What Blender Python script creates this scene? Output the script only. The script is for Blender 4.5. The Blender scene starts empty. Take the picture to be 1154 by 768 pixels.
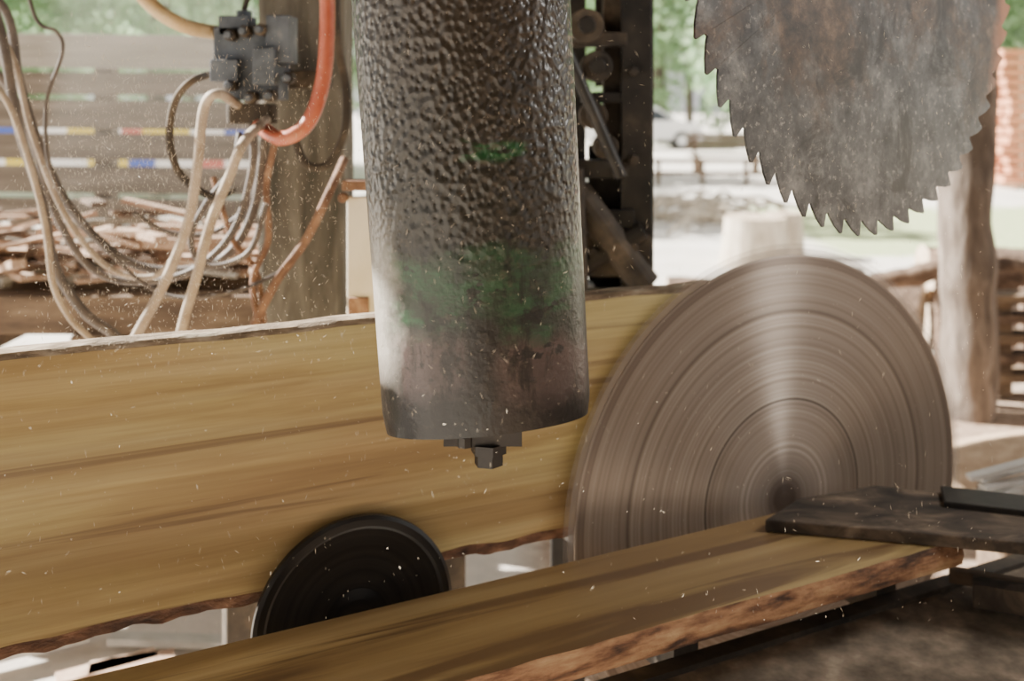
import bpy, math, random
from mathutils import Vector, Matrix, noise
random.seed(7)
F=1154.0; ZC=1.8; HOR=110.0
def P(px,py,d):
    """survey point of the photo at a real distance d (metres) in front of the camera"""
    return Vector(((px-577)/F*d, d, ZC-(py-HOR)/F*d))
UP=Vector((0,0,1))
TH=math.radians(63)
U=Vector((math.sin(TH),math.cos(TH),0))      # saw-line direction
N=Vector((-math.cos(TH),math.sin(TH),0))     # away from camera
C0=Vector((0.63,2.41,ZC-0.9607))             # reference point of the saw line
CB=C0+U*.012+UP*.016                         # centre of the lower blade
def frame(o,x,y,z):
    m=Matrix((x,y,z)).transposed().to_4x4(); m.translation=o; return m

# ---------------------------------------------------------------- materials
def newmat(name):
    m=bpy.data.materials.new(name); m.use_nodes=True
    nt=m.node_tree; b=nt.nodes['Principled BSDF']
    return m,nt,b
def ramp(nt,stops,fac):
    r=nt.nodes.new('ShaderNodeValToRGB'); e=r.color_ramp.elements
    while len(e)<len(stops): e.new(0.5)
    for i,(p,c) in enumerate(stops):
        e[i].position=p; e[i].color=(c[0],c[1],c[2],1) if not isinstance(c,(int,float)) else (c,c,c,1)
    nt.links.new(fac,r.inputs[0]); return r.outputs[0]
def tex(nt,scale=(1,1,1),sc=5,detail=6,rough=.6,dist=0,kind='noise',loc=(0,0,0)):
    tc=nt.nodes.new('ShaderNodeTexCoord'); mp=nt.nodes.new('ShaderNodeMapping')
    mp.inputs['Scale'].default_value=scale; mp.inputs['Location'].default_value=loc
    nt.links.new(tc.outputs['Object'],mp.inputs[0])
    if kind=='noise':
        n=nt.nodes.new('ShaderNodeTexNoise'); n.inputs['Detail'].default_value=detail
        n.inputs['Roughness'].default_value=rough; n.inputs['Distortion'].default_value=dist
        n.inputs['Scale'].default_value=sc
    else:
        n=nt.nodes.new('ShaderNodeTexVoronoi'); n.inputs['Scale'].default_value=sc
        if kind=='smooth': n.feature='SMOOTH_F1'
    nt.links.new(mp.outputs[0],n.inputs['Vector'])
    return n.outputs[0]
def mix(nt,fac,a,b,mode='MIX'):
    m=nt.nodes.new('ShaderNodeMix'); m.data_type='RGBA'; m.blend_type=mode
    for s,v in ((m.inputs[0],fac),(m.inputs[6],a),(m.inputs[7],b)):
        if isinstance(v,(int,float)): s.default_value=v
        elif isinstance(v,tuple): s.default_value=(v[0],v[1],v[2],1)
        else: nt.links.new(v,s)
    return m.outputs[2]
def bump(nt,b,h,strength=.4,dist=.01):
    n=nt.nodes.new('ShaderNodeBump'); n.inputs['Strength'].default_value=strength
    n.inputs['Distance'].default_value=dist
    nt.links.new(h,n.inputs['Height']); nt.links.new(n.outputs[0],b.inputs['Normal'])
def simple(name,stops,scale=(1,1,1),sc=8,rough=.7,metal=0,bstr=.3,bdist=.005,detail=6,dist=0):
    m,nt,b=newmat(name); t=tex(nt,scale,sc,detail,dist=dist)
    nt.links.new(ramp(nt,stops,t),b.inputs['Base Color'])
    b.inputs['Roughness'].default_value=rough; b.inputs['Metallic'].default_value=metal
    if bstr: bump(nt,b,t,bstr,bdist)
    return m
def math_node(nt,op,a,b=None):
    n=nt.nodes.new('ShaderNodeMath'); n.operation=op
    for i,v in enumerate((a,b)):
        if v is None: continue
        if isinstance(v,(int,float)): n.inputs[i].default_value=v
        else: nt.links.new(v,n.inputs[i])
    return n.outputs[0]

def wood_fresh(name,green=1.0,dark=1.0,gain=1.0):
    m,nt,b=newmat(name)
    g=tex(nt,(.7,6,11),1.4,7,.58,.9)
    fine=tex(nt,(1.5,30,60),2,4,.6,.2)
    big=tex(nt,(.7,1.5,2.2),1.3,3,.5,.3,loc=(3,1,0))
    k=lambda c:tuple(x*gain for x in c)
    c1=ramp(nt,[(.28,k((.26,.16,.065))),(.42,k((.42,.285,.12))),(.55,k((.55,.39,.18))),(.75,k((.62,.48,.25)))],g)
    c2=ramp(nt,[(.28,k((.34,.25,.09))),(.45,k((.52,.42,.17))),(.7,k((.63,.55,.27)))],g)
    c=mix(nt,ramp(nt,[(.42,0.0),(.6,green)],big),c1,c2)
    c=mix(nt,ramp(nt,[(.3,.35),(.6,0.0)],fine),c,(.22,.125,.05))
    hb=tex(nt,(.22,3,6),1.0,3,.5,.8,loc=(8,2,4))
    c=mix(nt,ramp(nt,[(.36,min(.95,.7*dark)),(.54,0.0)],hb),c,k((.22,.135,.06)))
    st=tex(nt,(.5,9,22),1.1,4,.6,.9,loc=(1,7,4))
    c=mix(nt,ramp(nt,[(.35,min(.95,.7*dark)),(.44,0.0)],st),c,k((.14,.08,.04)))
    nt.links.new(c,b.inputs['Base Color']); b.inputs['Roughness'].default_value=.4
    bump(nt,b,fine,.12,.002)
    return m
M_wood=wood_fresh('fresh_sawn_wood',1.0,1.0,1.03)
M_wood2=wood_fresh('fresh_sawn_wood_dull',.35,1.3,.9)
M_bark=simple('bark',[(.3,(.035,.017,.010)),(.5,(.14,.065,.034)),(.7,(.34,.18,.10))],(1,2,2),14,.9,0,.8,.02)
M_barkgrey=simple('bark_grey',[(.3,(.09,.065,.045)),(.5,(.24,.18,.12)),(.72,(.5,.43,.33))],(1,3,3),12,.9,0,.8,.015)
M_dark=simple('greasy_dark_steel',[(.35,(.008,.008,.008)),(.6,(.03,.026,.022)),(.8,(.09,.07,.05))],(1,1,1),9,.5,.3,.3,.004)
M_dark2=simple('dusty_machine_steel',[(.35,(.02,.017,.014)),(.55,(.065,.05,.036)),(.75,(.2,.15,.10))],(1,1,1),7,.75,.2,.4,.006)
M_plate=simple('sawdust_dusted_plate',[(.32,(.02,.016,.012)),(.5,(.06,.045,.033)),(.60,(.13,.095,.066)),(.75,(.28,.21,.15))],(.8,2.0,1),9,.9,.05,.4,.004,12,.6)
M_table=simple('sawdust_covered_table',[(.3,(.07,.052,.036)),(.48,(.16,.125,.09)),(.6,(.26,.20,.145)),(.75,(.48,.39,.28))],(1,1,1),12,.95,0,.5,.008,14)
M_valve=simple('blue_grey_cast_iron',[(.3,(.05,.06,.075)),(.6,(.13,.15,.18)),(.8,(.28,.28,.28))],(1,1,1),12,.6,.3,.3,.004)
M_hoseg=simple('grey_hose_rubber',[(.3,(.05,.04,.038)),(.6,(.13,.105,.09)),(.8,(.25,.21,.17))],(1,1,1),14,.6,0,.1)
M_hosew=simple('dusty_pale_hose',[(.3,(.26,.20,.15)),(.6,(.45,.37,.29)),(.8,(.6,.52,.43))],(1,1,1),14,.6,0,.1)
M_hoser=simple('orange_red_hose',[(.3,(.36,.07,.035)),(.6,(.52,.14,.075)),(.8,(.65,.27,.16))],(1,1,1),10,.4,0,.1)
M_hoset=simple('tan_hose',[(.3,(.5,.33,.15)),(.7,(.75,.58,.34))],(1,1,1),10,.5,0,.1)
M_rust=simple('rusty_rod',[(.3,(.11,.055,.033)),(.6,(.27,.15,.09)),(.8,(.45,.31,.2))],(1,1,1),18,.8,0,.3)
M_fence=simple('weathered_slat',[(.3,(.12,.095,.072)),(.55,(.20,.165,.13)),(.8,(.32,.27,.22))],(.6,4,9),3,.85,0,.3)
M_fence2=simple('pale_slat',[(.3,(.26,.24,.20)),(.8,(.46,.42,.37))],(.6,4,9),3,.85,0,.3)
M_post=simple('weathered_post_wood',[(.3,(.05,.045,.033)),(.5,(.12,.105,.08)),(.65,(.19,.17,.135)),(.8,(.32,.30,.25))],(4,4,.8),4,.9,0,.6,.01,8,.5)
M_trunk=simple('grey_trunk_bark',[(.3,(.06,.045,.036)),(.5,(.14,.108,.085)),(.65,(.22,.18,.15)),(.8,(.42,.37,.33))],(5,5,1.2),3,.9,0,.8,.02,8,.5)
M_rack=simple('rack_timber',[(.3,(.07,.045,.03)),(.55,(.17,.115,.072)),(.8,(.32,.235,.15))],(1,3,5),4,.9,0,.4)
M_scrap=simple('scrap_wood',[(.3,(.30,.18,.12)),(.55,(.50,.35,.25)),(.8,(.70,.55,.42))],(2,2,2),6,.85,0,.3)
M_white=simple('cream_paint',[(.3,(.66,.6,.48)),(.7,(.84,.8,.7))],(1,1,1),5,.6,0,.1)
M_pale=simple('pale_steel_rail',[(.3,(.34,.32,.29)),(.6,(.55,.53,.5)),(.8,(.7,.69,.66))],(1,1,1),6,.5,.2,.15)
M_log=simple('log_bark_brown',[(.3,(.05,.03,.02)),(.5,(.14,.09,.06)),(.7,(.28,.2,.145))],(2,4,4),4,.9,0,.9,.03,8)
M_end=simple('log_end_grain',[(.3,(.4,.29,.19)),(.7,(.68,.56,.43))],(1,1,1),12,.8,0,.2)
M_roof=simple('roof_boards',[(.3,(.05,.04,.03)),(.7,(.15,.12,.09))],(1,6,1),3,.9,0,.3)
M_stump=simple('pale_stump_wood',[(.3,(.38,.31,.23)),(.7,(.68,.60,.49))],(3,3,1),4,.8,0,.3)
M_dustpile=simple('sawdust_heap',[(.3,(.36,.24,.15)),(.7,(.58,.43,.29))],(1,1,1),14,.95,0,.6,.02,10)
M_brick=simple('reddish_sawn_timber',[(.3,(.48,.17,.08)),(.7,(.66,.32,.18))],(1,1,6),4,.85,0,.2)
M_paint=[simple('paint_'+n,[(.3,c),(.7,c)],(1,1,1),3,.5,0,0) for n,c in (('blue',(.04,.09,.42)),('yellow',(.6,.47,.05)),('red',(.45,.10,.07)),('white',(.75,.75,.75)))]
M_car=simple('car_white_paint',[(.3,(.72,.74,.77)),(.7,(.8,.8,.82))],(1,1,1),2,.25,0,0)
M_glass=simple('car_dark_glass',[(.3,(.03,.04,.05)),(.7,(.05,.06,.07))],(1,1,1),2,.1,0,0)
M_tyre=simple('tyre_rubber',[(.3,(.02,.02,.02)),(.7,(.04,.04,.04))],(1,1,1),9,.8,0,0)

def leafmat(name,a,bc):
    m,nt,b=newmat(name)
    t=tex(nt,(1,1,1),1.2,4)
    c=ramp(nt,[(.3,a),(.7,bc)],t); nt.links.new(c,b.inputs['Base Color']); b.inputs['Roughness'].default_value=.6
    tr=nt.nodes.new('ShaderNodeBsdfTranslucent'); nt.links.new(c,tr.inputs[0])
    ms=nt.nodes.new('ShaderNodeMixShader'); ms.inputs[0].default_value=.5
    out=nt.nodes['Material Output']
    nt.links.new(b.outputs[0],ms.inputs[1]); nt.links.new(tr.outputs[0],ms.inputs[2]); nt.links.new(ms.outputs[0],out.inputs[0])
    return m
M_leaf=leafmat('foliage',(.19,.34,.18),(.46,.59,.36))

M_ground,nt,b=newmat('yard_ground')
t=tex(nt,(1,1,1),.9,10,.65); t2=tex(nt,(1,1,1),14,8,.7)
dirt=ramp(nt,[(.3,(.56,.51,.44)),(.55,(.74,.70,.64)),(.75,(.83,.80,.75))],t)
grass=ramp(nt,[(.35,(.28,.36,.16)),(.65,(.54,.58,.34))],t2)
sd=ramp(nt,[(.35,(.20,.13,.085)),(.5,(.34,.24,.17)),(.7,(.50,.39,.29))],t2)
tc=nt.nodes.new('ShaderNodeTexCoord'); sx=nt.nodes.new('ShaderNodeSeparateXYZ'); nt.links.new(tc.outputs['Object'],sx.inputs[0])
yy=math_node(nt,'ADD',sx.outputs['Y'],math_node(nt,'MULTIPLY',t,3.0))
gy=math_node(nt,'MULTIPLY',ramp(nt,[(.0,0.0),(.04,1.0)],math_node(nt,'MULTIPLY',math_node(nt,'SUBTRACT',yy,13.0),.1)),
             ramp(nt,[(.0,1.0),(.04,0.0)],math_node(nt,'MULTIPLY',math_node(nt,'SUBTRACT',yy,18.0),.1)))
gx=ramp(nt,[(.0,0.0),(.1,1.0)],math_node(nt,'MULTIPLY',math_node(nt,'SUBTRACT',sx.outputs['X'],3.6),.3))
c=mix(nt,math_node(nt,'MULTIPLY',gy,gx),dirt,grass)
near=ramp(nt,[(.38,1.0),(.5,0.0)],math_node(nt,'MULTIPLY',math_node(nt,'ADD',sx.outputs['Y'],math_node(nt,'MULTIPLY',t,2.0)),.055))
nearx=ramp(nt,[(.0,0.0),(.15,1.0)],sx.outputs['X'])
c=mix(nt,math_node(nt,'MULTIPLY',near,math_node(nt,'ADD',math_node(nt,'MULTIPLY',nearx,.7),.3)),c,sd)
nt.links.new(c,b.inputs['Base Color']); b.inputs['Roughness'].default_value=.95; bump(nt,b,t2,.6,.03)

# ---------------------------------------------------------------- mesh builder
class MB:
    def __init__(s): s.v=[];s.f=[];s.m=[]
    def add(s,vs,fs,mi=0):
        o=len(s.v); s.v+= [Vector(x) for x in vs]
        for f in fs: s.f.append([i+o for i in f]); s.m.append(mi)
    def box(s,c,size,rot=None,mi=0):
        R=rot.to_3x3() if rot else Matrix.Identity(3)
        vs=[Vector(c)+R@Vector((size[0]/2*x,size[1]/2*y,size[2]/2*z)) for x in(-1,1) for y in(-1,1) for z in(-1,1)]
        s.add(vs,[(0,1,3,2),(4,6,7,5),(0,4,5,1),(2,3,7,6),(0,2,6,4),(1,5,7,3)],mi)
    def prism(s,poly,z0,z1,mi=0):
        n=len(poly); vs=[(p[0],p[1],z0) for p in poly]+[(p[0],p[1],z1) for p in poly]
        s.add(vs,[tuple(range(n-1,-1,-1)),tuple(range(n,2*n))]+[(i,(i+1)%n,n+(i+1)%n,n+i) for i in range(n)],mi)
    def loft(s,rings,mi=0,cap=True,fm=None):
        n=len(rings[0]); o=len(s.v)
        for r in rings: s.v+=[Vector(x) for x in r]
        for k in range(len(rings)-1):
            for i in range(n):
                s.f.append([o+k*n+i,o+k*n+(i+1)%n,o+(k+1)*n+(i+1)%n,o+(k+1)*n+i]); s.m.append(fm[i] if fm else mi)
        if cap:
            s.f.append([o+i for i in range(n-1,-1,-1)]); s.m.append(cap if cap is not True else mi)
            s.f.append([o+(len(rings)-1)*n+i for i in range(n)]); s.m.append(cap if cap is not True else mi)
    def rod(s,p1,p2,r1,r2=None,mi=0,seg=16,cap=True):
        p1=Vector(p1);p2=Vector(p2); r2=r1 if r2 is None else r2
        d=(p2-p1).normalized(); a=d.orthogonal().normalized(); b=d.cross(a)
        s.loft([[p+(a*math.cos(t)+b*math.sin(t))*r for t in [2*math.pi*i/seg for i in range(seg)]] for p,r in((p1,r1),(p2,r2))],mi,cap)
    def tube(s,pts,r,mi=0,seg=10,sub=8,wob=0,rfun=None):
        pts=[Vector(p) for p in pts]; q=[]
        e=[pts[0]*2-pts[1]]+pts+[pts[-1]*2-pts[-2]]
        for i in range(1,len(e)-2):
            for k in range(sub):
                t=k/sub; a,b_,c_,d_=e[i-1],e[i],e[i+1],e[i+2]
                q.append(.5*((2*b_)+(c_-a)*t+(2*a-5*b_+4*c_-d_)*t*t+(3*b_-a-3*c_+d_)*t**3))
        q.append(pts[-1]); rings=[]; a=None
        for i,p in enumerate(q):
            d=(q[min(i+1,len(q)-1)]-q[max(i-1,0)]).normalized()
            a=d.orthogonal().normalized() if a is None else (a-d*a.dot(d)).normalized()
            b=d.cross(a); rr=r if rfun is None else rfun(i/(len(q)-1))*r
            ring=[]
            for j in range(seg):
                t=2*math.pi*j/seg; rad=rr
                if wob:
                    pp=p+(a*math.cos(t)+b*math.sin(t))*rr
                    rad=rr*(1+wob*noise.noise(pp*(1.2/r*.5)))
                ring.append(p+(a*math.cos(t)+b*math.sin(t))*rad)
            rings.append(ring)
        s.loft(rings,mi)
    def build(s,name,mats,mat=None,smooth=True,bevel=0):
        me=bpy.data.meshes.new(name)
        me.from_pydata([tuple(v) for v in s.v],[],s.f)
        for m in mats: me.materials.append(m)
        me.polygons.foreach_set('material_index',s.m)
        if smooth: me.polygons.foreach_set('use_smooth',[True]*len(me.polygons))
        me.update()
        if smooth: me.set_sharp_from_angle(angle=math.radians(40))
        ob=bpy.data.objects.new(name,me); bpy.context.collection.objects.link(ob)
        if mat: ob.matrix_world=mat
        if bevel:
            bv=ob.modifiers.new('bevel','BEVEL'); bv.width=bevel; bv.segments=2; bv.limit_method='ANGLE'
        return ob
def rotz(a): return Matrix.Rotation(a,3,'Z')
RU=Matrix((U,N,UP)).transposed()

g=MB()
g.add([(-80,-30,0),(80,-30,0),(80,110,0),(-80,110,0)],[(0,1,2,3)])
g.build('ground',[M_ground],smooth=False)

# ---------------------------------------------------------------- slab
b_=MB(); rings=[]; n=200
S0,S1=-3.3,-0.16
zt,zb=ZC-.43,ZC-.925
for k in range(n+1):
    s=S0+(S1-S0)*k/n
    wt=.006*noise.noise(Vector((s*2.2,0,0)))+.003*noise.noise(Vector((s*9,3,0)))
    wb=.012*noise.noise(Vector((s*2.5,7,0)))+.006*noise.noise(Vector((s*12,5,0)))
    t=.06
    rings.append([(s,0,zb+wb+.014),(s,0,zb+.15),(s,0,zb+.3),(s,0,zt+wt-.008),
          (s,.008,zt+wt+.002),(s,.03,zt+wt+.006+.004*noise.noise(Vector((s*14,1,2)))),(s,t-.008,zt+wt+.003),
          (s,t,zt+wt-.006),(s,t,zb+wb+.01),
          (s,t-.01,zb+wb-.008),(s,.03,zb+wb-.016+.008*noise.noise(Vector((s*16,1,9)))),(s,.004,zb+wb-.008+.008*noise.noise(Vector((s*22,4,9))))])
b_.loft(rings,0,True,[0,0,0,1,1,1,1,0,2,2,2,2])
FM=frame(Vector((C0.x,C0.y,0))+N*.03,U,N,UP)
b_.build('sawn_log_slab',[M_wood,M_barkgrey,M_bark],mat=FM)

# ---------------------------------------------------------------- foreground plank
b_=MB(); rings=[]
ZP=ZC-.95; f0=1.52-1.861; f1=1.81-1.861
for k in range(n+1):
    s=-2.6+(0.20+2.6)*k/n
    w=.008*noise.noise(Vector((s*3,2,1)))+.004*noise.noise(Vector((s*14,6,1)))
    w2=.008*noise.noise(Vector((s*5,12,1)))
    rings.append([(s,f0+w,ZP),(s,f0+.1,ZP),(s,f1-.08,ZP),(s,f1,ZP),(s,f1,ZP-.06),(s,f0+w2+.02,ZP-.06),
                  (s,f0+w2-.004,ZP-.05),(s,f0-.008+w2+.005*noise.noise(Vector((s*22,3,3))),ZP-.03),(s,f0+w-.004+.004*noise.noise(Vector((s*25,3,8))),ZP-.01)])
b_.loft(rings,0,True,[0,0,0,0,0,1,1,1,1])
M_edge,nt,b=newmat('plank_waney_edge')
t=tex(nt,(1.2,3,6),7,6,.6); t2=tex(nt,(1,1,1),30,6,.7)
c=ramp(nt,[(.36,(.05,.025,.014)),(.46,(.18,.085,.042)),(.56,(.34,.18,.09)),(.70,(.48,.31,.16))],t)
nt.links.new(c,b.inputs['Base Color']); b.inputs['Roughness'].default_value=.85; bump(nt,b,t2,.7,.008)
b_.build('foreground_plank',[M_wood2,M_edge],mat=frame(Vector((C0.x,C0.y,0)),U,N,UP))

# ---------------------------------------------------------------- spinning blade
R=.592
def radial(nt):
    tc=nt.nodes.new('ShaderNodeTexCoord'); vm=nt.nodes.new('ShaderNodeVectorMath'); vm.operation='MULTIPLY'; vm.inputs[1].default_value=(1,1,0)
    nt.links.new(tc.outputs['Object'],vm.inputs[0]); ln=nt.nodes.new('ShaderNodeVectorMath'); ln.operation='LENGTH'; nt.links.new(vm.outputs[0],ln.inputs[0])
    return ln.outputs['Value']
M_spin,nt,b=newmat('spinning_steel')
rad=radial(nt)
def n1(sc,det=5,w=0,ro=.7):
    q=nt.nodes.new('ShaderNodeTexNoise'); q.noise_dimensions='1D'; q.inputs['Scale'].default_value=sc; q.inputs['Detail'].default_value=det
    q.inputs['Roughness'].default_value=ro
    nt.links.new(math_node(nt,'ADD',rad,w) ,q.inputs['W']); return q.outputs[0]
fine=n1(120,3,0,.5); broad=n1(9,2,3)
c=ramp(nt,[(.25,(.30,.245,.20)),(.5,(.40,.335,.28)),(.78,(.54,.47,.41))],fine)
c=mix(nt,ramp(nt,[(.4,.3),(.6,0.0)],broad),c,(.23,.185,.155))
def band(c,r0,w,col,fac):
    d=math_node(nt,'ABSOLUTE',math_node(nt,'SUBTRACT',rad,r0))
    return mix(nt,ramp(nt,[(0,fac),(w,fac),(min(1,w*2.2),0.0)],d),c,col)
c=band(c,.232,.0016,(.03,.018,.012),.95)
c=band(c,.238,.0014,(.75,.68,.6),.4)
c=band(c,.442,.0025,(.08,.055,.04),.6)
c=band(c,.40,.002,(.12,.09,.07),.3)
c=band(c,.558,.006,(.14,.10,.08),.4)
c=mix(nt,ramp(nt,[(.03,.92),(.13,0.0)],rad),c,(.05,.035,.028))
nt.links.new(c,b.inputs['Base Color'])
nt.links.new(ramp(nt,[(.05,.0),(.20,.70)],rad),b.inputs['Metallic'])
nt.links.new(ramp(nt,[(.3,.48),(.7,.54)],fine),b.inputs['Roughness'])
nt.links.new(ramp(nt,[(.05,.1),(.16,.5)],rad),b.inputs['Specular IOR Level'])
b.inputs['Anisotropic'].default_value=.955; b.inputs['Anisotropic Rotation'].default_value=.25
tg=nt.nodes.new('ShaderNodeTangent'); tg.direction_type='RADIAL'; tg.axis='Z'; nt.links.new(tg.outputs[0],b.inputs['Tangent'])
M_blur,nt,b=newmat('blurred_teeth')
b.inputs['Base Color'].default_value=(.36,.30,.25,1); b.inputs['Roughness'].default_value=.5; b.inputs['Metallic'].default_value=.3; b.inputs['Alpha'].default_value=.6
M_blur2,nt,b=newmat('blurred_teeth_tips')
b.inputs['Base Color'].default_value=(.36,.30,.25,1); b.inputs['Roughness'].default_value=.5; b.inputs['Metallic'].default_value=.3; b.inputs['Alpha'].default_value=.28
def disc_rings(mb,prof,seg,mats):
    rings=[[(r*math.cos(2*math.pi*i/seg),r*math.sin(2*math.pi*i/seg),z) for i in range(seg)] for r,z in prof]
    for k in range(len(rings)-1): mb.loft([rings[k],rings[k+1]],mats[k],False)
BM=frame(CB,U,UP,U.cross(UP))
b_=MB()
disc_rings(b_,[(.001,-.003),(R-.02,-.0025),(R-.02,.0025),(.235,.003),(.001,.0035)],180,[0,0,0,0])
disc_rings(b_,[(R-.02,.0),(R-.004,.0)],180,[1])
disc_rings(b_,[(R-.004,.0),(R+.008,.0)],180,[3])
b_.rod((0,0,-.003),(0,0,-.5),.035,mi=2)
b_.rod((0,0,-.02),(0,0,-.003),.08,mi=2,seg=32)
b_.build('spinning_circular_saw_blade',[M_spin,M_blur,M_dark,M_blur2],mat=BM)

# ---------------------------------------------------------------- toothed blade, hanging
M_saw,nt,b=newmat('weathered_saw_steel')
base=ramp(nt,[(.32,(.016,.017,.019)),(.5,(.072,.074,.076)),(.68,(.20,.20,.192))],tex(nt,(1,1,1),12,10,.75))
spots=ramp(nt,[(.57,0.0),(.68,.75)],tex(nt,(1,1,1),70,6,.7))
c=mix(nt,spots,base,(.34,.32,.29))
rustm=tex(nt,(1,1,1),4.5,7,.65,.3,loc=(2,5,1))
tc=nt.nodes.new('ShaderNodeTexCoord'); sx=nt.nodes.new('ShaderNodeSeparateXYZ'); nt.links.new(tc.outputs['Object'],sx.inputs[0])
hi=math_node(nt,'ADD',math_node(nt,'MULTIPLY',sx.outputs['Y'],.9),rustm)
rm=ramp(nt,[(.22,0.0),(.36,.88)],hi)
c=mix(nt,rm,c,ramp(nt,[(.38,(.020,.014,.011)),(.52,(.066,.042,.028)),(.62,(.135,.088,.056)),(.75,(.25,.175,.115))],tex(nt,(1,1,1),16,8,.75)))
blk=tex(nt,(1,1,1),7,8,.75,.6,loc=(9,1,3))
c=mix(nt,ramp(nt,[(.39,.85),(.48,0.0)],blk),c,(.012,.011,.010))
xr=math_node(nt,'ADD',sx.outputs['X'],math_node(nt,'MULTIPLY',rustm,.2))
c=mix(nt,ramp(nt,[(.58,0.0),(.64,.9)],xr),c,(.36,.15,.065))
nt.links.new(c,b.inputs['Base Color']); b.inputs['Metallic'].default_value=.3; b.inputs['Roughness'].default_value=.42
bump(nt,b,tex(nt,(1,1,1),30,6,.7),.25,.002)
R2=.575; A2=math.radians(41)
N2=Vector((-math.sin(A2),math.cos(A2),0)); U2=Vector((math.cos(A2),math.sin(A2),0))
C2=Vector((.676,1.9,ZC+.323))
b_=MB(); NT=60; prof=[]
for i in range(NT):
    a0=2*math.pi*i/NT; da=2*math.pi/NT
    for fr,rr in ((0,R2-.022),(.10,R2-.026),(.22,R2-.020),(.60,R2-.006),(.93,R2+.003),(1.0,R2+.001),(.985,R2-.010)):
        a=a0+fr*da; prof.append((rr*math.cos(a),rr*math.sin(a)))
inner=.06
ang=[math.atan2(y,x) for x,y in prof]
inn=[(inner*math.cos(a),inner*math.sin(a)) for a in ang]
mid=[((R2-.04)*math.cos(a),(R2-.04)*math.sin(a)) for a in ang]
rg=[[(x,y,.003) for x,y in inn],[(x,y,.0025) for x,y in mid],[(x,y,.002) for x,y in prof],[(x,y,-.002) for x,y in prof],[(x,y,-.0025) for x,y in mid],[(x,y,-.003) for x,y in inn]]
b_.loft(rg,0,False)
disc_rings(b_,[(.08,.003),(.08,.018),(.03,.022),(.03,.05),(.001,.05)],48,[1,1,1,1])
b_.rod((0,0,-.003),(0,0,-.35),.03,mi=1)
b_.rod((0,0,-.02),(0,0,-.003),.08,mi=1,seg=32)
MB2=frame(C2,U2,UP,U2.cross(UP))
blade=b_.build('toothed_circular_saw_blade',[M_saw,M_dark],mat=MB2)
b_=MB()
pc=C2+N2*.3
b_.box(pc,(.16,.16,.16),RU.to_4x4())
b_.box(Vector((pc.x,pc.y,(pc.z+3.15)/2+.03)),(.10,.10,3.15-pc.z),RU.to_4x4())
o=b_.build('arbor_hanger',[M_dark2],bevel=.006)
o.parent=blade; o.matrix_parent_inverse=MB2.inverted()

# ---------------------------------------------------------------- big hanging cylinder
M_cyl,nt,b=newmat('hammered_greasy_column')
tc=nt.nodes.new('ShaderNodeTexCoord'); sx=nt.nodes.new('ShaderNodeSeparateXYZ'); nt.links.new(tc.outputs['Object'],sx.inputs[0])
z=sx.outputs['Z']
nz=tex(nt,(1,1,1),7,8,.7); nzs=tex(nt,(3,3,1),9,8,.7,.5); fi=tex(nt,(1,1,1),55,5,.7)
zz=math_node(nt,'ADD',z,math_node(nt,'MULTIPLY',math_node(nt,'SUBTRACT',nz,.5),.12))
base=ramp(nt,[(.0,(.004,.004,.004)),(.055,(.008,.007,.007)),(.080,(.048,.034,.032)),(.13,(.066,.045,.041)),(.155,(.020,.026,.019)),(.24,(.017,.036,.019)),(.275,(.019,.018,.013)),(.6,(.030,.023,.016)),(1.0,(.027,.021,.015))],zz)
green=math_node(nt,'MULTIPLY',ramp(nt,[(.47,0.0),(.57,.8)],tex(nt,(1.5,1.5,4),7,7,.7,loc=(1,3,2))),
     ramp(nt,[(.13,0.0),(.16,1.0),(.25,1.0),(.28,0.0)],zz))
c=mix(nt,green,base,(.020,.070,.030))
blot=ramp(nt,[(.58,0.0),(.62,.9)],tex(nt,(1,1,1.6),22,5,.6,loc=(6,3,2)))
c=mix(nt,math_node(nt,'MULTIPLY',blot,ramp(nt,[(.05,0.0),(.1,1.0),(.26,1.0),(.3,0.0)],z)),c,(.008,.009,.008))
g2=math_node(nt,'MULTIPLY',ramp(nt,[(.5,0.0),(.58,.9)],tex(nt,(1,1,3),14,6,.7,loc=(4,3,2))),
     ramp(nt,[(.385,0.0),(.395,1.0),(.41,1.0),(.42,0.0)],z))
g2=math_node(nt,'MULTIPLY',g2,ramp(nt,[(.0,1.0),(.04,1.0),(.05,0.0)],math_node(nt,'ABSOLUTE',math_node(nt,'SUBTRACT',sx.outputs['X'],.01))))
c=mix(nt,g2,c,(.012,.070,.022))
drip=ramp(nt,[(.40,.9),(.49,0.0)],nzs)
low=ramp(nt,[(.0,1.0),(.2,.85),(.34,.45),(.6,.45)],z)
c=mix(nt,math_node(nt,'MULTIPLY',drip,low),c,(.006,.006,.005))
dx=math_node(nt,'ABSOLUTE',math_node(nt,'ADD',sx.outputs['X'],math_node(nt,'MULTIPLY',math_node(nt,'SUBTRACT',nz,.45),.1)))
streak=math_node(nt,'MULTIPLY',ramp(nt,[(.015,.95),(.04,0.0)],dx),ramp(nt,[(.16,1.0),(.2,0.0)],zz))
c=mix(nt,streak,c,(.006,.006,.005))
c=mix(nt,math_node(nt,'MULTIPLY',ramp(nt,[(.56,0.0),(.74,.45)],fi),ramp(nt,[(.0,.4),(.3,1.0)],z)),c,(.11,.085,.06))
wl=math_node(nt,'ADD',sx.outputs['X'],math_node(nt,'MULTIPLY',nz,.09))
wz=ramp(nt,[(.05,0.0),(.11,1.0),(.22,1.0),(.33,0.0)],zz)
c=mix(nt,math_node(nt,'MULTIPLY',ramp(nt,[(.0,.9),(.035,0.0)],math_node(nt,'ADD',wl,.10)),wz),c,(.36,.33,.29))  # pale coat put into the colour to brighten the sunlit left strip
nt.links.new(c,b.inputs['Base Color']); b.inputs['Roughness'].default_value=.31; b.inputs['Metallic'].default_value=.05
vor=tex(nt,(1,1,.8),115,0,kind='smooth')
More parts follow.
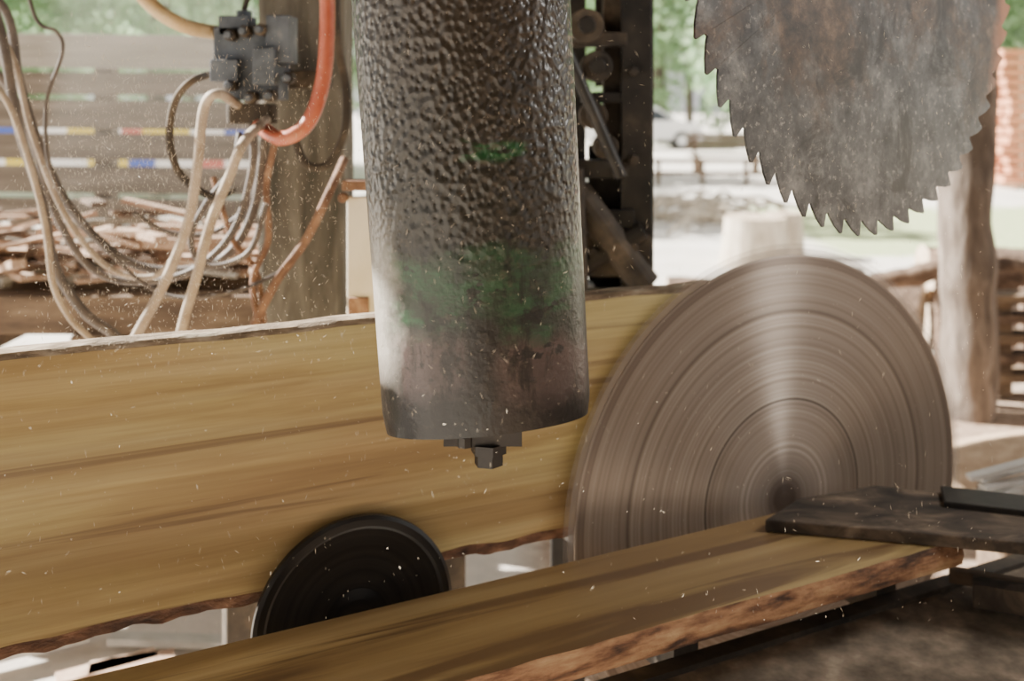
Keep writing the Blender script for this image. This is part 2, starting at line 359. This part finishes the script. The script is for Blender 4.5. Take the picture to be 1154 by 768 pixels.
amp=ramp(nt,[(.22,.08),(.36,1.0)],z)
h=math_node(nt,'ADD',math_node(nt,'MULTIPLY',vor,amp),math_node(nt,'MULTIPLY',fi,.28))
bump(nt,b,h,.72,.0068)
b_=MB(); rings=[]; seg=72
OC=Vector((-.036,1.5,ZC-.4745))
nst=60; Hc=1.75
for k in range(nst+1):
    t=k/nst; zc_=Hc*t; cx=-.062*zc_; r=.151+.010*zc_/.6*.9 if zc_<.6 else .160
    if k==0: r-=.004
    ring=[]
    for i in range(seg):
        a=2*math.pi*i/seg; x=r*math.cos(a); y=r*.8*math.sin(a)
        tilt=(.10*x -.14*y)*max(0,1-zc_/.35)
        ring.append((cx+x,y,zc_+tilt))
    rings.append(ring)
b_.loft(rings,0,True)
b_.box((-.005,-.03,-.004),(.11,.07,.022),mi=1)
b_.rod((.003,-.05,-.014),(.003,-.05,-.028),.026,mi=1,seg=6)
b_.rod((.003,-.05,-.026),(.003,-.05,-.045),.021,mi=1,seg=6)
b_.rod((-.03,-.06,-.002),(-.03,-.06,-.016),.012,mi=1,seg=8)
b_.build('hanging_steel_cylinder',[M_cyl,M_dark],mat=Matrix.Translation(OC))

# ---------------------------------------------------------------- small dark disc
b_=MB()
pd=P(401,699,1.94)
M_black,nt,b=newmat('black_disc_steel')
rad=radial(nt)
q=nt.nodes.new('ShaderNodeTexNoise'); q.noise_dimensions='1D'; q.inputs['Scale'].default_value=60; nt.links.new(rad,q.inputs['W'])
nt.links.new(ramp(nt,[(.3,(.004,.004,.004)),(.7,(.018,.015,.013))],q.outputs[0]),b.inputs['Base Color']); b.inputs['Roughness'].default_value=.33; b.inputs['Metallic'].default_value=.2
disc_rings(b_,[(.001,-.012),(.19,-.012),(.197,-.006),(.197,.004),(.190,.008),(.178,.009),(.172,.005),(.12,.003),(.06,.003),(.04,.006),(.001,.006)],120,[0]*10)
b_.rod((0,0,-.01),(0,0,-.10),.03,mi=0)
b_.build('black_feed_disc',[M_black],mat=frame(pd,U,UP,U.cross(UP)))

# ---------------------------------------------------------------- saw bench (right)
def SN(s,nn,z):
    v=Vector((C0.x,C0.y,0))+U*s+N*(nn-1.861); return Vector((v.x,v.y,z))
b_=MB()
zt_=ZC-1.12
def snprism(mb,s0,s1,n0,n1,z0,z1,mi=0):
    mb.prism([SN(s0,n0,0)[:2],SN(s1,n0,0)[:2],SN(s1,n1,0)[:2],SN(s0,n1,0)[:2]],z0,z1,mi)
snprism(b_,-.75,1.6,.75,1.62,zt_-.03,zt_,0)
snprism(b_,-.75,1.6,.72,.75,zt_-.12,zt_+.002,1)
snprism(b_,-.75,1.6,1.62,1.66,zt_-.12,zt_+.012,1)
for s in (-.6,1.5):
    for nn in (.8,1.55): snprism(b_,s,s+.08,nn,nn+.05,0,zt_-.03,1)
for s in (-2.45,-1.07,-.45,.1): snprism(b_,s,s+.06,1.66,1.76,zt_-.04,ZP-.061,1)
snprism(b_,-2.5,-.75,1.66,1.70,zt_-.12,zt_-.04,1)
for s in (-2.4,-1.07): snprism(b_,s,s+.08,1.66,1.70,0,zt_-.1,1)
bench=b_.build('saw_bench',[M_table,M_dark2],smooth=False)
b_=MB()
zz0=ZP+.001; zz1=ZP+.028
def gp(px,py,z): 
    d=(ZC-z)*F/(py-HOR); return ((px-577)/F*d,d)
b_.prism([gp(862,586,zz1),gp(1010,598,zz1),gp(1156,612,zz1),gp(1500,655,zz1),gp(1500,600,zz1),gp(1156,566,zz1),gp(985,547,zz1),gp(900,562,zz1)],zz0,zz1,0)
a_=Vector((*gp(1062,562,zz1),0)); c_=Vector((*gp(1500,612,zz1),0))
d=(c_-a_); L=d.length; d.normalize(); side=UP.cross(d); Rb=Matrix((d,side,UP)).transposed()
cc=(a_+c_)/2; cc.z=zz1
b_.box(cc+Vector((0,0,.006)),(L,.10,.012),Rb.to_4x4(),1)
b_.box(cc-side*.05+Vector((0,0,-.004)),(L,.010,.035),Rb.to_4x4(),1)
a_=P(1096,636,2.2); c_=P(1500,690,1.95); dd=(c_-a_); dd.z=0; L=dd.length; dd.normalize(); Rb=Matrix((dd,UP.cross(dd),UP)).transposed()
cc=(a_+c_)/2; cc.z=zt_+.06
b_.box(cc,(L,.05,.05),Rb.to_4x4(),0)
b_.box(cc+Vector((0,.12,-.02)),(L,.03,.03),Rb.to_4x4(),2)
for q in (gp(1230,600,zz1),gp(1450,625,zz1)):
    b_.box((q[0],q[1],(zt_+zz0)/2),(.06,.06,zz0-zt_),None,1)
o=b_.build('bed_plate',[M_plate,M_dark,M_rack],smooth=False,bevel=.003); o.parent=bench
# carriage rails behind the slab
b_=MB()
for s,w in ((-2.5,.05),(-1.10,.05),(-.5,.05)):
    snprism(b_,s,s+w,1.93,2.6,zb-.075,zb-.030,1)
snprism(b_,-3.2,-.2,2.5,2.56,zb-.14,zb-.075,1)
for s in (-3.1,-1.15,-.6):
    snprism(b_,s,s+.08,2.5,2.56,0,zb-.14,1)
o=b_.build('carriage_rails',[M_rack,M_dark2],smooth=False,bevel=.004); o.parent=bench
b_=MB(); random.seed(21)
for i in range(45):
    v=SN(random.uniform(-2.6,-.3),random.uniform(2.7,3.6),0); L=random.uniform(.2,.6); a=random.uniform(-.5,1.2)
    if v.y>3.35 or (abs(v.x+.6)<.45 and abs(v.y-3.02)<.4): continue
    b_.box((v.x,v.y,.02+.012*(i%4)),(L,random.uniform(.03,.09),.022),rotz(a).to_4x4(),i%2)
b_.build('offcut_litter',[M_scrap,M_pale],smooth=False)
random.seed(8)
b_=MB()
for i in range(9):
    p=P(1085+random.uniform(-10,60),548+random.uniform(-10,14),3.1+random.uniform(-.1,.1))
    q=p+Vector((.5,random.uniform(-.15,.25),random.uniform(.0,.14)))
    dd=(q-p).normalized(); sd_=UP.cross(dd).normalized(); R_=Matrix((dd,sd_,dd.cross(sd_))).transposed()
    b_.box((p+q)/2,((q-p).length,.035,.012),R_.to_4x4(),0)
for i in (0,1): b_.box((1.55+i*.35,3.1,.27),(.06,.5,.54),None,1)
b_.build('lath_bundle',[M_pale,M_rack],smooth=False)

# ---------------------------------------------------------------- left background
b_=MB()
ys=[(38,76),(82,107),(112,144),(151,180),(187,217),(223,251),(257,285)]
for i,(a,c_) in enumerate(ys):
    p0=P(-120,(a+c_)/2-2,5.0); p1=P(330,(a+c_)/2+random.uniform(1,4),5.0)
    dd=(p1-p0).normalized(); R_=Matrix((dd,Vector((0,1,0)),dd.cross(Vector((0,1,0))))).transposed()
    b_.box((p0+p1)/2,((p1-p0).length,.03,(c_-a)/F*5),R_.to_4x4(),1 if i==0 else 0)
for px in (-90,120,300):
    p=P(px,0,5.06); b_.box((p.x,5.06,1.05),(.09,.09,2.1),None,0)
b_.build('slatted_fence',[M_fence,M_fence2],smooth=False,bevel=.004)
b_=MB()
for zq,seq in ((P(0,148,7.5).z,((-4.6,3),(-4.1,0),(-3.58,3),(-3.25,1),(-2.95,3),(-2.85,2),(-2.7,1),(-2.35,3),(-2.1,0),(-1.8,3))),
               (P(0,184,7.5).z,((-4.6,0),(-4.1,3),(-3.7,1),(-3.4,3),(-3.1,1),(-2.8,0),(-2.6,3),(-2.3,2),(-2.1,3),(-1.8,3)))):
    for (xa,cidx),(xb_,_) in zip(seq,seq[1:]): b_.box(((xa+xb_)/2,7.5,zq),(xb_-xa,.05,.08),None,cidx)
for x in (-4.4,-3,-1.9): b_.box((x,7.55,.85),(.08,.06,1.7),None,3)
b_.build('painted_barrier',M_paint,smooth=False)
zr=P(0,325,3.9).z
b_=MB()
b_.box((-1.7,3.75,zr-.06),(1.9,.12,.14),None,0)
b_.box((-1.7,4.3,zr-.06),(1.9,.12,.12),None,0)
for x in (-2.5,-2.0,-1.5,-1.0): b_.box((x,4.05,zr-.17),(.14,.84,.10),None,0)
b_.box((-1.7,3.72,zr-.28),(1.9,.14,.13),None,0)
b_.box((-1.7,4.02,zr-.10),(1.9,.40,.03),None,0)
for x in (-2.5,-1.7,-.9):
    for y in (3.78,4.3): b_.box((x,y,(zr-.22)/2),(.12,.12,zr-.22),None,0)
b_.build('timber_rack',[M_rack],smooth=False,bevel=.008)
b_=MB()
for i in range(300):
    x=random.uniform(-2.55,-.85); y=random.uniform(3.8,4.25); 
    z_=zr+.05+abs(random.gauss(0,.5))*.19*(1.1-.35*(x+2.5)/1.6)
    L=random.uniform(.12,.4); a=random.gauss(0,.45); e=random.gauss(0,.12)
    dd=Vector((math.cos(a)*math.cos(e),math.sin(a)*math.cos(e),math.sin(e))); sd_=UP.cross(dd).normalized(); R_=Matrix((dd,sd_,dd.cross(sd_))).transposed()
    b_.box((x,y,z_),(L,random.uniform(.015,.06),random.uniform(.01,.03)),R_.to_4x4(),random.choice((0,0,0,1,2)))
b_.build('scrap_wood_pile',[M_scrap,M_fence2,M_log],smooth=False)
b_=MB()
pl=P(345,200,3.0); rings=[]
for k in range(50):
    z_=3.15*k/49; w=.122
    rings.append([(pl.x+sx_*w+.006*noise.noise(Vector((z_*3,sx_*2,sy_))),3.02+sy_*.1+.006*noise.noise(Vector((z_*3,sx_,sy_*5))),z_) for sx_,sy_ in ((-1,-.85),(-.85,-1),(-.3,-1.03),(.3,-1.0),(.85,-1),(1,-.85),(1,.85),(.85,1),(-.85,1),(-1,.85))])
b_.loft(rings,0)
b_.build('support_post',[M_post])
# hydraulic valve block
b_=MB()
def vb(px,py,w,h,dp,dy=0,mi=0):
    p=P(px,py,2.72+dy); k=2.72/F; b_.box(p,(w*k,dp,h*k),None,mi)
vb(285,62,72,60,.14); vb(290,98,60,30,.12,.0); vb(268,30,34,22,.08,-.03); vb(318,45,26,52,.10,-.05); vb(258,80,30,24,.10,-.06)
vb(300,75,24,40,.06,-.09); vb(285,128,44,22,.09,0,1)
for px,py in ((262,40),(278,36),(296,34),(262,96),(284,110),(306,108),(326,88)):
    p=P(px,py,2.64); b_.rod(p+Vector((0,-.03,0)),p+Vector((0,.02,0)),.017,mi=1,seg=6); 
    b_.rod(p+Vector((0,-.05,0)),p+Vector((0,-.02,0)),.010,mi=0,seg=10)
for px in (262,284,306): 
    p=P(px,118,2.7); b_.rod(p,p+Vector((0,0,-.05)),.016,mi=1,seg=8)
p=P(275,12,2.72); b_.rod(p,p+Vector((0,0,-.06)),.02,mi=0); b_.rod(p+Vector((0,0,.0)),p+Vector((.04,0,.14)),.008,mi=1)
b_.box(P(330,90,2.84),(.2,.12,.05),None,1)
valve=b_.build('hydraulic_valve_block',[M_valve,M_dark2],smooth=False,bevel=.004)

def hose(pts,r,mat,d=2.6):
    mb=MB(); q=[]
    for p in pts: q.append(P(p[0],p[1],p[2] if len(p)>2 else d))
    mb.tube(q,r,0,12,10); o=mb.build('hydraulic_hose',[mat]); return o
hose([(366,-60),(369,20),(364,90),(347,138),(318,156),(292,142,2.68)],.019,M_hoser,2.55)
hose([(120,-60),(165,0),(205,28),(250,38,2.72)],.019,M_hoset,2.6)
hose([(268,118,2.68),(246,106),(230,122),(222,190),(212,250),(185,320),(150,385),(120,450)],.0125,M_hosew,2.5)
hose([(300,135,2.68),(275,160),(258,200),(238,250),(222,310),(205,370),(190,450)],.0125,M_hosew,2.45)
hose([(250,80,2.7),(215,92),(195,120),(192,165),(206,200),(240,222),(262,215,2.75)],.010,M_dark2,2.6)
hose([(330,150,2.7),(345,185),(370,185),(388,150),(390,100),(380,40),(378,-60)],.011,M_dark2,2.7)
hose([(-60,-40),(5,10),(22,90),(45,165),(80,235),(135,290),(190,305),(250,292),(285,240),(300,150,2.7)],.012,M_hoseg,2.75)
hose([(-60,20),(10,100),(40,170),(62,240),(100,300),(150,318),(215,306),(262,262),(284,190),(284,130,2.7)],.010,M_hoseg,2.7)
hose([(-30,-60),(2,40),(20,140),(48,230),(62,300),(95,352),(135,385),(160,440)],.0125,M_hoseg,2.6)
hose([(-50,60),(5,110),(35,190),(52,260),(60,320),(80,360),(108,390),(130,440)],.008,M_hosew,2.5)
hose([(-40,-20),(12,60),(36,150),(72,240),(120,300),(172,312),(205,280)],.008,M_hosew,2.65)
hose([(20,-60),(40,20),(64,36),(70,60),(52,120),(60,200),(110,270),(180,330),(260,330),(330,300,2.86)],.005,M_hoseg,2.62)
hose([(310,160,2.7),(300,210),(302,270),(285,320),(300,400)],.009,M_rust,2.7)
hose([(388,180,2.8),(372,215),(345,270),(310,320),(280,380)],.012,M_rust,2.7)
hose([(240,200,2.75),(262,270),(290,310),(300,390)],.008,M_rust,2.72)
hose([(270,150,2.7),(262,190),(232,230),(215,270),(232,300),(280,285),(300,230)],.008,M_hoseg,2.66)
hose([(150,240),(190,262),(240,262),(280,230),(296,180,2.72)],.007,M_hoseg,2.78)

b_=MB(); b_.box(P(411,300,2.5),(.085,.02,.34),None,0); b_.box(P(411,208,2.5)+Vector((0,-.01,0)),(.1,.06,.025),None,1)
b_.rod(P(388,222,2.49),P(388,222,2.49)+Vector((0,-.03,0)),.012,mi=1)
b_.box(P(405,380,2.5),(.05,.04,.2),None,1); b_.box(Vector((P(405,0,2.5).x,2.5,.6)),(.04,.04,1.2),None,1)
b_.build('cream_control_panel',[M_white,M_rust],smooth=False,bevel=.004)

# ---------------------------------------------------------------- dark machine frame, centre
b_=MB(); D=3.0; k=D/F
def fb(px,py,w,h,dp,d=D,mi=0,rot=None):
    b_.box(P(px,py,d),(w*k,dp,h*k),rot,mi)
def fp(px,w,dp,d,ztop=3.15,mi=0):
    p=P(px,0,d); b_.box((p.x,d,ztop/2),(w*k,dp,ztop),None,mi)
fp(717,34,.03,2.98); fp(703,8,.11,3.03); fp(730,8,.11,3.03)
fp(640,40,.06,3.1); 
fb(690,60,22,230,.05,3.05,1)
fb(676,190,60,20,.08,3.0); fb(675,45,60,16,.08,3.0,1); fb(680,110,50,12,.06,3.0)
fb(684,250,44,180,.03,3.12,0); fb(690,40,40,120,.03,3.12,1)
for px,py,r in ((672,75,.045),(668,130,.04),(682,165,.035),(660,30,.05)):
    p=P(px,py,2.95); b_.rod(p+Vector((0,-.04,0)),p+Vector((0,.05,0)),r,mi=1,seg=24); b_.rod(p+Vector((0,-.06,0)),p,r*.5,mi=0,seg=16)
b_.rod(P(648,215,2.95),P(728,322,2.95),.045,mi=1); b_.rod(P(655,300,2.95),P(725,260,2.95),.03,mi=0)
fb(690,285,80,46,.12,3.0,1); fb(685,245,56,20,.1,3.0,0); fb(690,350,84,60,.12,3.0,0)
b_.rod(P(640,60,2.9),P(700,200,2.9),.018,mi=0); b_.rod(P(650,190,2.9),P(655,330,2.9),.02,mi=1)
for px,py in ((715,80),(715,180),(715,280),(690,285),(668,285)):
    p=P(px,py,2.92); b_.rod(p,p+Vector((0,.05,0)),.014,mi=1,seg=6)
b_.build('saw_machine_frame',[M_dark,M_dark2],smooth=False,bevel=.003)

# ---------------------------------------------------------------- right: post, logs, yard
b_=MB()
xb=(1090-577)/F*5.8
b_.tube([(xb,5.8,-.02),(xb+.01,5.8,.6),(xb-.01,5.8,1.2),(xb+.02,5.8,1.8),(xb+.05,5.8,2.4),(xb+.06,5.8,3.15)],.148,0,28,16,wob=.16,rfun=lambda t:1.04-.14*t)
b_.build('rough_timber_post',[M_trunk])
def logobj(pts,r,name='log',wob=.25,mats=None):
    mb=MB(); mb.tube(pts,r,0,20,10,wob=wob)
    mb.m[-1]=1; mb.m[-2]=1
    return mb.build(name,mats or [M_log,M_end])
logobj([(1.9,7.3,.27),(2.4,7.1,.30),(2.75,6.9,.27)],.25)
logobj([(2.95,7.4,.22),(3.8,7.35,.22),(5,7.4,.22)],.21)
logobj([(2.9,6.85,.2),(3.8,6.8,.2),(5,6.9,.2)],.19)
logobj([(2.85,7.1,.56),(3.8,7.08,.58),(4.9,7.15,.56)],.2)
logobj([(1.2,7.9,.2),(1.9,7.85,.22),(2.7,8.0,.2)],.2)
b_=MB(); b_.tube([P(955,345,6.2),P(990,318,6.2),P(1030,312,6.2),P(1062,300,6.2)],.06,0,12,8,wob=.3)
b_.tube([P(1055,290,6.2),P(1100,296,6.4),P(1154,300,6.5),P(1220,320,6.5)],.05,0,12,8,wob=.3)
for q in ((962,6.2),(1060,6.2),(1154,6.5)):
    p=P(q[0],325,q[1]); b_.rod((p.x,p.y,0),(p.x+.02,p.y,p.z),.045)
b_.build('bent_branch',[M_log])
b_=MB()
for i in range(5):
    b_.box((3.9,6.2,.12+i*.12),(2.2,.2,.05),rotz(.01*i).to_4x4(),i%2)
for x in (2.95,3.9,4.85): b_.box((x,6.2,.3),(.08,.16,.58),None,0)
b_.build('stacked_boards',[M_rack,M_log],smooth=False)
# sawdust heap on the ground, far right
b_=MB(); rings=[]
for k in range(14):
    t=k/13; rr=(1-t)**.8
    rings.append([(2.75+1.0*rr*math.cos(a)*(1+.12*noise.noise(Vector((math.cos(a)*2,math.sin(a)*2,t*2)))),4.85+.5*rr*math.sin(a)*(1+.12*noise.noise(Vector((math.cos(a)*2,math.sin(a)*2,t*2+5)))),.19*math.sin(t*math.pi/2)) for a in [2*math.pi*i/40 for i in range(40)]])
b_.loft(rings,0)
b_.build('sawdust_heap',[M_dustpile])
def stump(x,y,r,h):
    mb=MB(); rings=[]
    for k in range(9):
        z_=h*k/8; rings.append([(x+(r*(1.1-.12*k/8)+.03*noise.noise(Vector((math.cos(t)*2,math.sin(t)*2,z_*2+x))))*math.cos(t),y+(r*(1.1-.12*k/8)+.03*noise.noise(Vector((math.cos(t)*2,math.sin(t)*2,z_*2+x))))*math.sin(t),z_) for t in [2*math.pi*i/32 for i in range(32)]])
    mb.loft(rings,0,1); mb.build('tree_stump',[M_stump,M_end])
stump((850-577)/F*11,11,.34,.52); stump((884-577)/F*11.6,11.6,.2,.5)
b_=MB()
cx,cy=P(775,225,15)[:2]
for i in range(60):
    a=random.uniform(0,6.28); L=random.uniform(.4,1.1); x=cx+random.gauss(0,.45); y=cy+random.gauss(0,.3); z_=random.uniform(.03,.3)
    b_.tube([(x,y,z_),(x+L*.5*math.cos(a),y+L*.5*math.sin(a),z_+random.uniform(-.02,.12)),(x+L*math.cos(a),y+L*math.sin(a),max(.02,z_+random.uniform(-.2,.1)))],.025,0,6,3)
b_.build('brush_pile',[M_stump])
b_=MB(); 
for x in [3+.9*i for i in range(7)]: b_.rod((x,21,0),(x,21,.55),.05,seg=8)
b_.box((5.7,21,.5),(5.6,.06,.08)); b_.box((5.7,21,.25),(5.6,.06,.08))
b_.build('rail_fence',[M_rack])
b_=MB(); bx,by=P(820,195,24)[:2]
for i in range(3): b_.box((bx,by+.14*i,.45),(1.8,.11,.04))
for i in range(3): b_.box((bx,by+.45,.62+.14*i),(1.8,.03,.10))
for sx_ in (-.7,.7):
    b_.box((bx+sx_,by+.0,.22),(.08,.08,.44)); b_.box((bx+sx_,by+.42,.5),(.08,.06,1.0)); b_.box((bx+sx_,by+.2,.4),(.06,.5,.05))
b_.build('park_bench',[M_rack],smooth=False)
b_=MB(); cx=4.5; cy=36
side=[(-2.1,.35),(-2.12,.75),(-1.9,.95),(-1.35,1.0),(-.8,1.42),(.55,1.45),(1.2,1.02),(1.95,.88),(2.12,.6),(2.1,.35)]
rings=[]
for y,ins in ((-.82,.06),(-.78,0),(.78,0),(.82,.06)):
    rings.append([(cx+p[0]*(1-ins*.3),cy+y*(1 if p[1]<1.1 else .8),p[1]-(ins*.3 if p[1]>1 else 0)) for p in side])
b_.loft(rings,0)
for sy in (-1,1):
    w=[(-1.25,1.0),(-.78,1.35),(-.12,1.37),(-.12,1.0)]; w2=[(-.05,1.0),(-.05,1.37),(.5,1.37),(1.05,1.02)]
    for ww in (w,w2): 
        b_.add([(cx+p[0],cy+sy*(.835 if p[1]<1.1 else .70),p[1]) for p in ww],[(0,1,2,3)],1)
    for wx in (-1.35,1.35):
        b_.rod((cx+wx,cy+sy*.62,.32),(cx+wx,cy+sy*.85,.32),.32,mi=2,seg=24); b_.rod((cx+wx,cy+sy*.85,.32),(cx+wx,cy+sy*.87,.32),.18,mi=0,seg=16)
b_.build('parked_car',[M_car,M_glass,M_tyre],smooth=False)
b_=MB(); random.seed(3)
for i in range(14):
    for j in range(7):
        b_.box((11.7+random.uniform(-.1,.1),20+.3*j,.2+i*.19),(4.2,.26,.13),None,0)
    if i<13:
        for x in (9.9,11.3,12.7,13.5): b_.box((x,20.9,.295+i*.19),(.1,2.1,.06),None,1)
for x in (9.9,11.3,12.7,13.5): b_.box((x,20.9,.065),(.15,2.1,.13),None,1)
b_.build('reddish_lumber_stack',[M_brick,M_end],smooth=False)

# trees
def tree_mesh(h,rad,nl,seed):
    random.seed(seed); mb=MB()
    mb.tube([(0,0,0),(.1,0,h*.3),(0,.1,h*.6),(0,0,h*.9)],.18,1,8,4)
    blobs=[(Vector((random.gauss(0,rad*.45),random.gauss(0,rad*.45),random.uniform(h*.12,h*.95))),random.uniform(.5,1.0)*rad*.55) for _ in range(24)]
    for i in range(nl):
        c,r=random.choice(blobs); d=Vector((random.gauss(0,1),random.gauss(0,1),random.gauss(0,1))).normalized()
        p=c+d*r*random.uniform(.6,1.05)
        if p.z<.05: p.z=.05
        a=Vector((random.gauss(0,1),random.gauss(0,1),random.gauss(0,1))).normalized(); b=a.orthogonal().normalized(); s=random.uniform(.08,.17)
        c3=a.cross(b)
        mb.add([p-b*s,p-c3*s*.6,p+b*s,p+c3*s*.6],[(0,1,2,3)],0)
    return mb
tm=[tree_mesh(8,2.6,6000,1),tree_mesh(7,2.4,5000,2)]
t1=tm[0].build('tree',[M_leaf,M_trunk],smooth=False); t2=tm[1].build('tree',[M_leaf,M_trunk],smooth=False)
random.seed(11)
spots=[(6,41),(9,38),(12.5,40),(16,36),(20,38),(24,40),(2,43),(8,46),(14,46),(-6.5,19),(-9.5,18),(-13,20),(-3,24),(-8,25),(3,48),(-13,28),(19,45)]
for i,(x,y) in enumerate(spots):
    if i==0: o=t1
    elif i==1: o=t2
    else:
        o=bpy.data.objects.new('tree',(t1 if i%2 else t2).data); bpy.context.collection.objects.link(o)
    o.location=(x,y,0); o.rotation_euler=(0,0,random.uniform(0,6)); s=random.uniform(.9,1.15)
    if y>30: s*=1.25
    o.scale=(s,s,s*(.85 if y<30 else 1.0))

# ---------------------------------------------------------------- shed
b_=MB()
b_.box((1.05,.6,3.25),(6.9,11.6,.06),None,0)  # roof carried on behind the camera to cut ambient light
b_.box((-2.42,.6,3.16),(.04,11.6,.16),None,0)  # unseen eave board added to lower the sun's shadow line on the cylinder
for x in (-2.1,-1,0,1,2,3,4): b_.box((x,.6,3.19),(.08,11.4,.1),None,0)
b_.build('ceiling',[M_roof],smooth=False)
b_=MB(); b_.box((1.05,-5.1,1.6),(6.9,.1,3.2),None,0)
for i in range(23): b_.box((-2.3+.3*i,-5.03,1.6),(.03,.04,3.18),None,0)
b_.build('light_block_wall',[M_roof],smooth=False)  # unseen wall added behind the camera to block ambient light
b_=MB()
for x,y in ((-2.25,-.9),(4.4,-.9),(4.42,5.2)): b_.box((x,y,1.57),(.16,.16,3.14),None,0)
b_.build('shed_corner_posts',[M_post],smooth=False,bevel=.01)

# ---------------------------------------------------------------- flying sawdust
random.seed(5); b_=MB()
for i in range(10000):
    r_=random.random()
    if r_<.60: px=random.triangular(0,430,150); py=random.triangular(0,440,200)
    elif r_<.80: px=random.triangular(340,760,520); py=random.uniform(20,560)
    else: px=random.uniform(0,1120); py=random.uniform(0,700)
    p=P(px,py,random.uniform(1.22,1.8))
    if -.25<p.x<.18 and 1.34<p.y<1.68: continue
    d=Vector((random.gauss(0,.3),random.gauss(0,.3),random.gauss(0,1))).normalized(); s=random.uniform(.00018,.00044)
    a=d.orthogonal().normalized()*s; bb=d.cross(a).normalized()*s; d=d*random.choice((.0006,.0008,.001,.0015,.0025,.005))
    b_.add([p-d,p+a,p+bb,p-a,p-bb,p+d],[(0,1,2),(0,2,3),(0,3,4),(0,4,1),(5,2,1),(5,3,2),(5,4,3),(5,1,4)])
M_dust=simple('sawdust_chip',[(.3,(.6,.52,.40)),(.7,(.78,.70,.56))],(1,1,1),5,.8,0,0)
b_.build('flying_sawdust',[M_dust],smooth=False)
# airborne fine dust (real scattering volume) in front of the fence
hz=bpy.data.materials.new('airborne_dust'); hz.use_nodes=True; nt=hz.node_tree
nt.nodes.remove(nt.nodes['Principled BSDF']); vs=nt.nodes.new('ShaderNodeVolumeScatter')
vs.inputs['Color'].default_value=(1,.95,.86,1); vs.inputs['Density'].default_value=.17; vs.inputs['Anisotropy'].default_value=.2
nt.links.new(vs.outputs[0],nt.nodes['Material Output'].inputs['Volume'])
b_=MB(); b_.box((-.4,4.73,1.55),(3.4,.36,2.9),None,0)
b_.build('airborne_dust_haze',[hz],smooth=False)

# ---------------------------------------------------------------- light
w=bpy.data.worlds.new('sky'); bpy.context.scene.world=w; w.use_nodes=True
bg=w.node_tree.nodes['Background']; bg.inputs[0].default_value=(1.0,.98,.95,1); bg.inputs[1].default_value=1.05
sl=bpy.data.lights.new('sun','SUN'); sl.energy=36; sl.angle=.01; sl.color=(1,.95,.86)
so=bpy.data.objects.new('sun',sl); bpy.context.collection.objects.link(so)
el=math.radians(33); L=Vector((-.95*math.cos(el),.312*math.cos(el),math.sin(el)))
so.rotation_euler=(-L).to_track_quat('-Z','Y').to_euler(); so.location=(-8,6,8)
al=bpy.data.lights.new('added_blade_light','AREA'); al.shape='RECTANGLE'; al.size=1.0; al.size_y=.8; al.energy=72; al.color=(1,.97,.92)
ao=bpy.data.objects.new('added_blade_light',al); bpy.context.collection.objects.link(ao)
ao.location=(2.6,2.0,3.1); ao.rotation_euler=(C0-ao.location).to_track_quat('-Z','Y').to_euler()  # added lamp under the closed roof, placed to streak the lower blade

# ---------------------------------------------------------------- camera
cd=bpy.data.cameras.new('camera'); cam=bpy.data.objects.new('camera',cd); bpy.context.collection.objects.link(cam)
cam.location=(0,0,ZC); cam.rotation_euler=(math.radians(90),0,0)
cd.sensor_width=36; cd.lens=36; cd.shift_y=(HOR-384)/F; cd.clip_start=.05; cd.clip_end=300
cd.dof.use_dof=True; cd.dof.focus_distance=1.6; cd.dof.aperture_fstop=2.8
bpy.context.scene.camera=cam
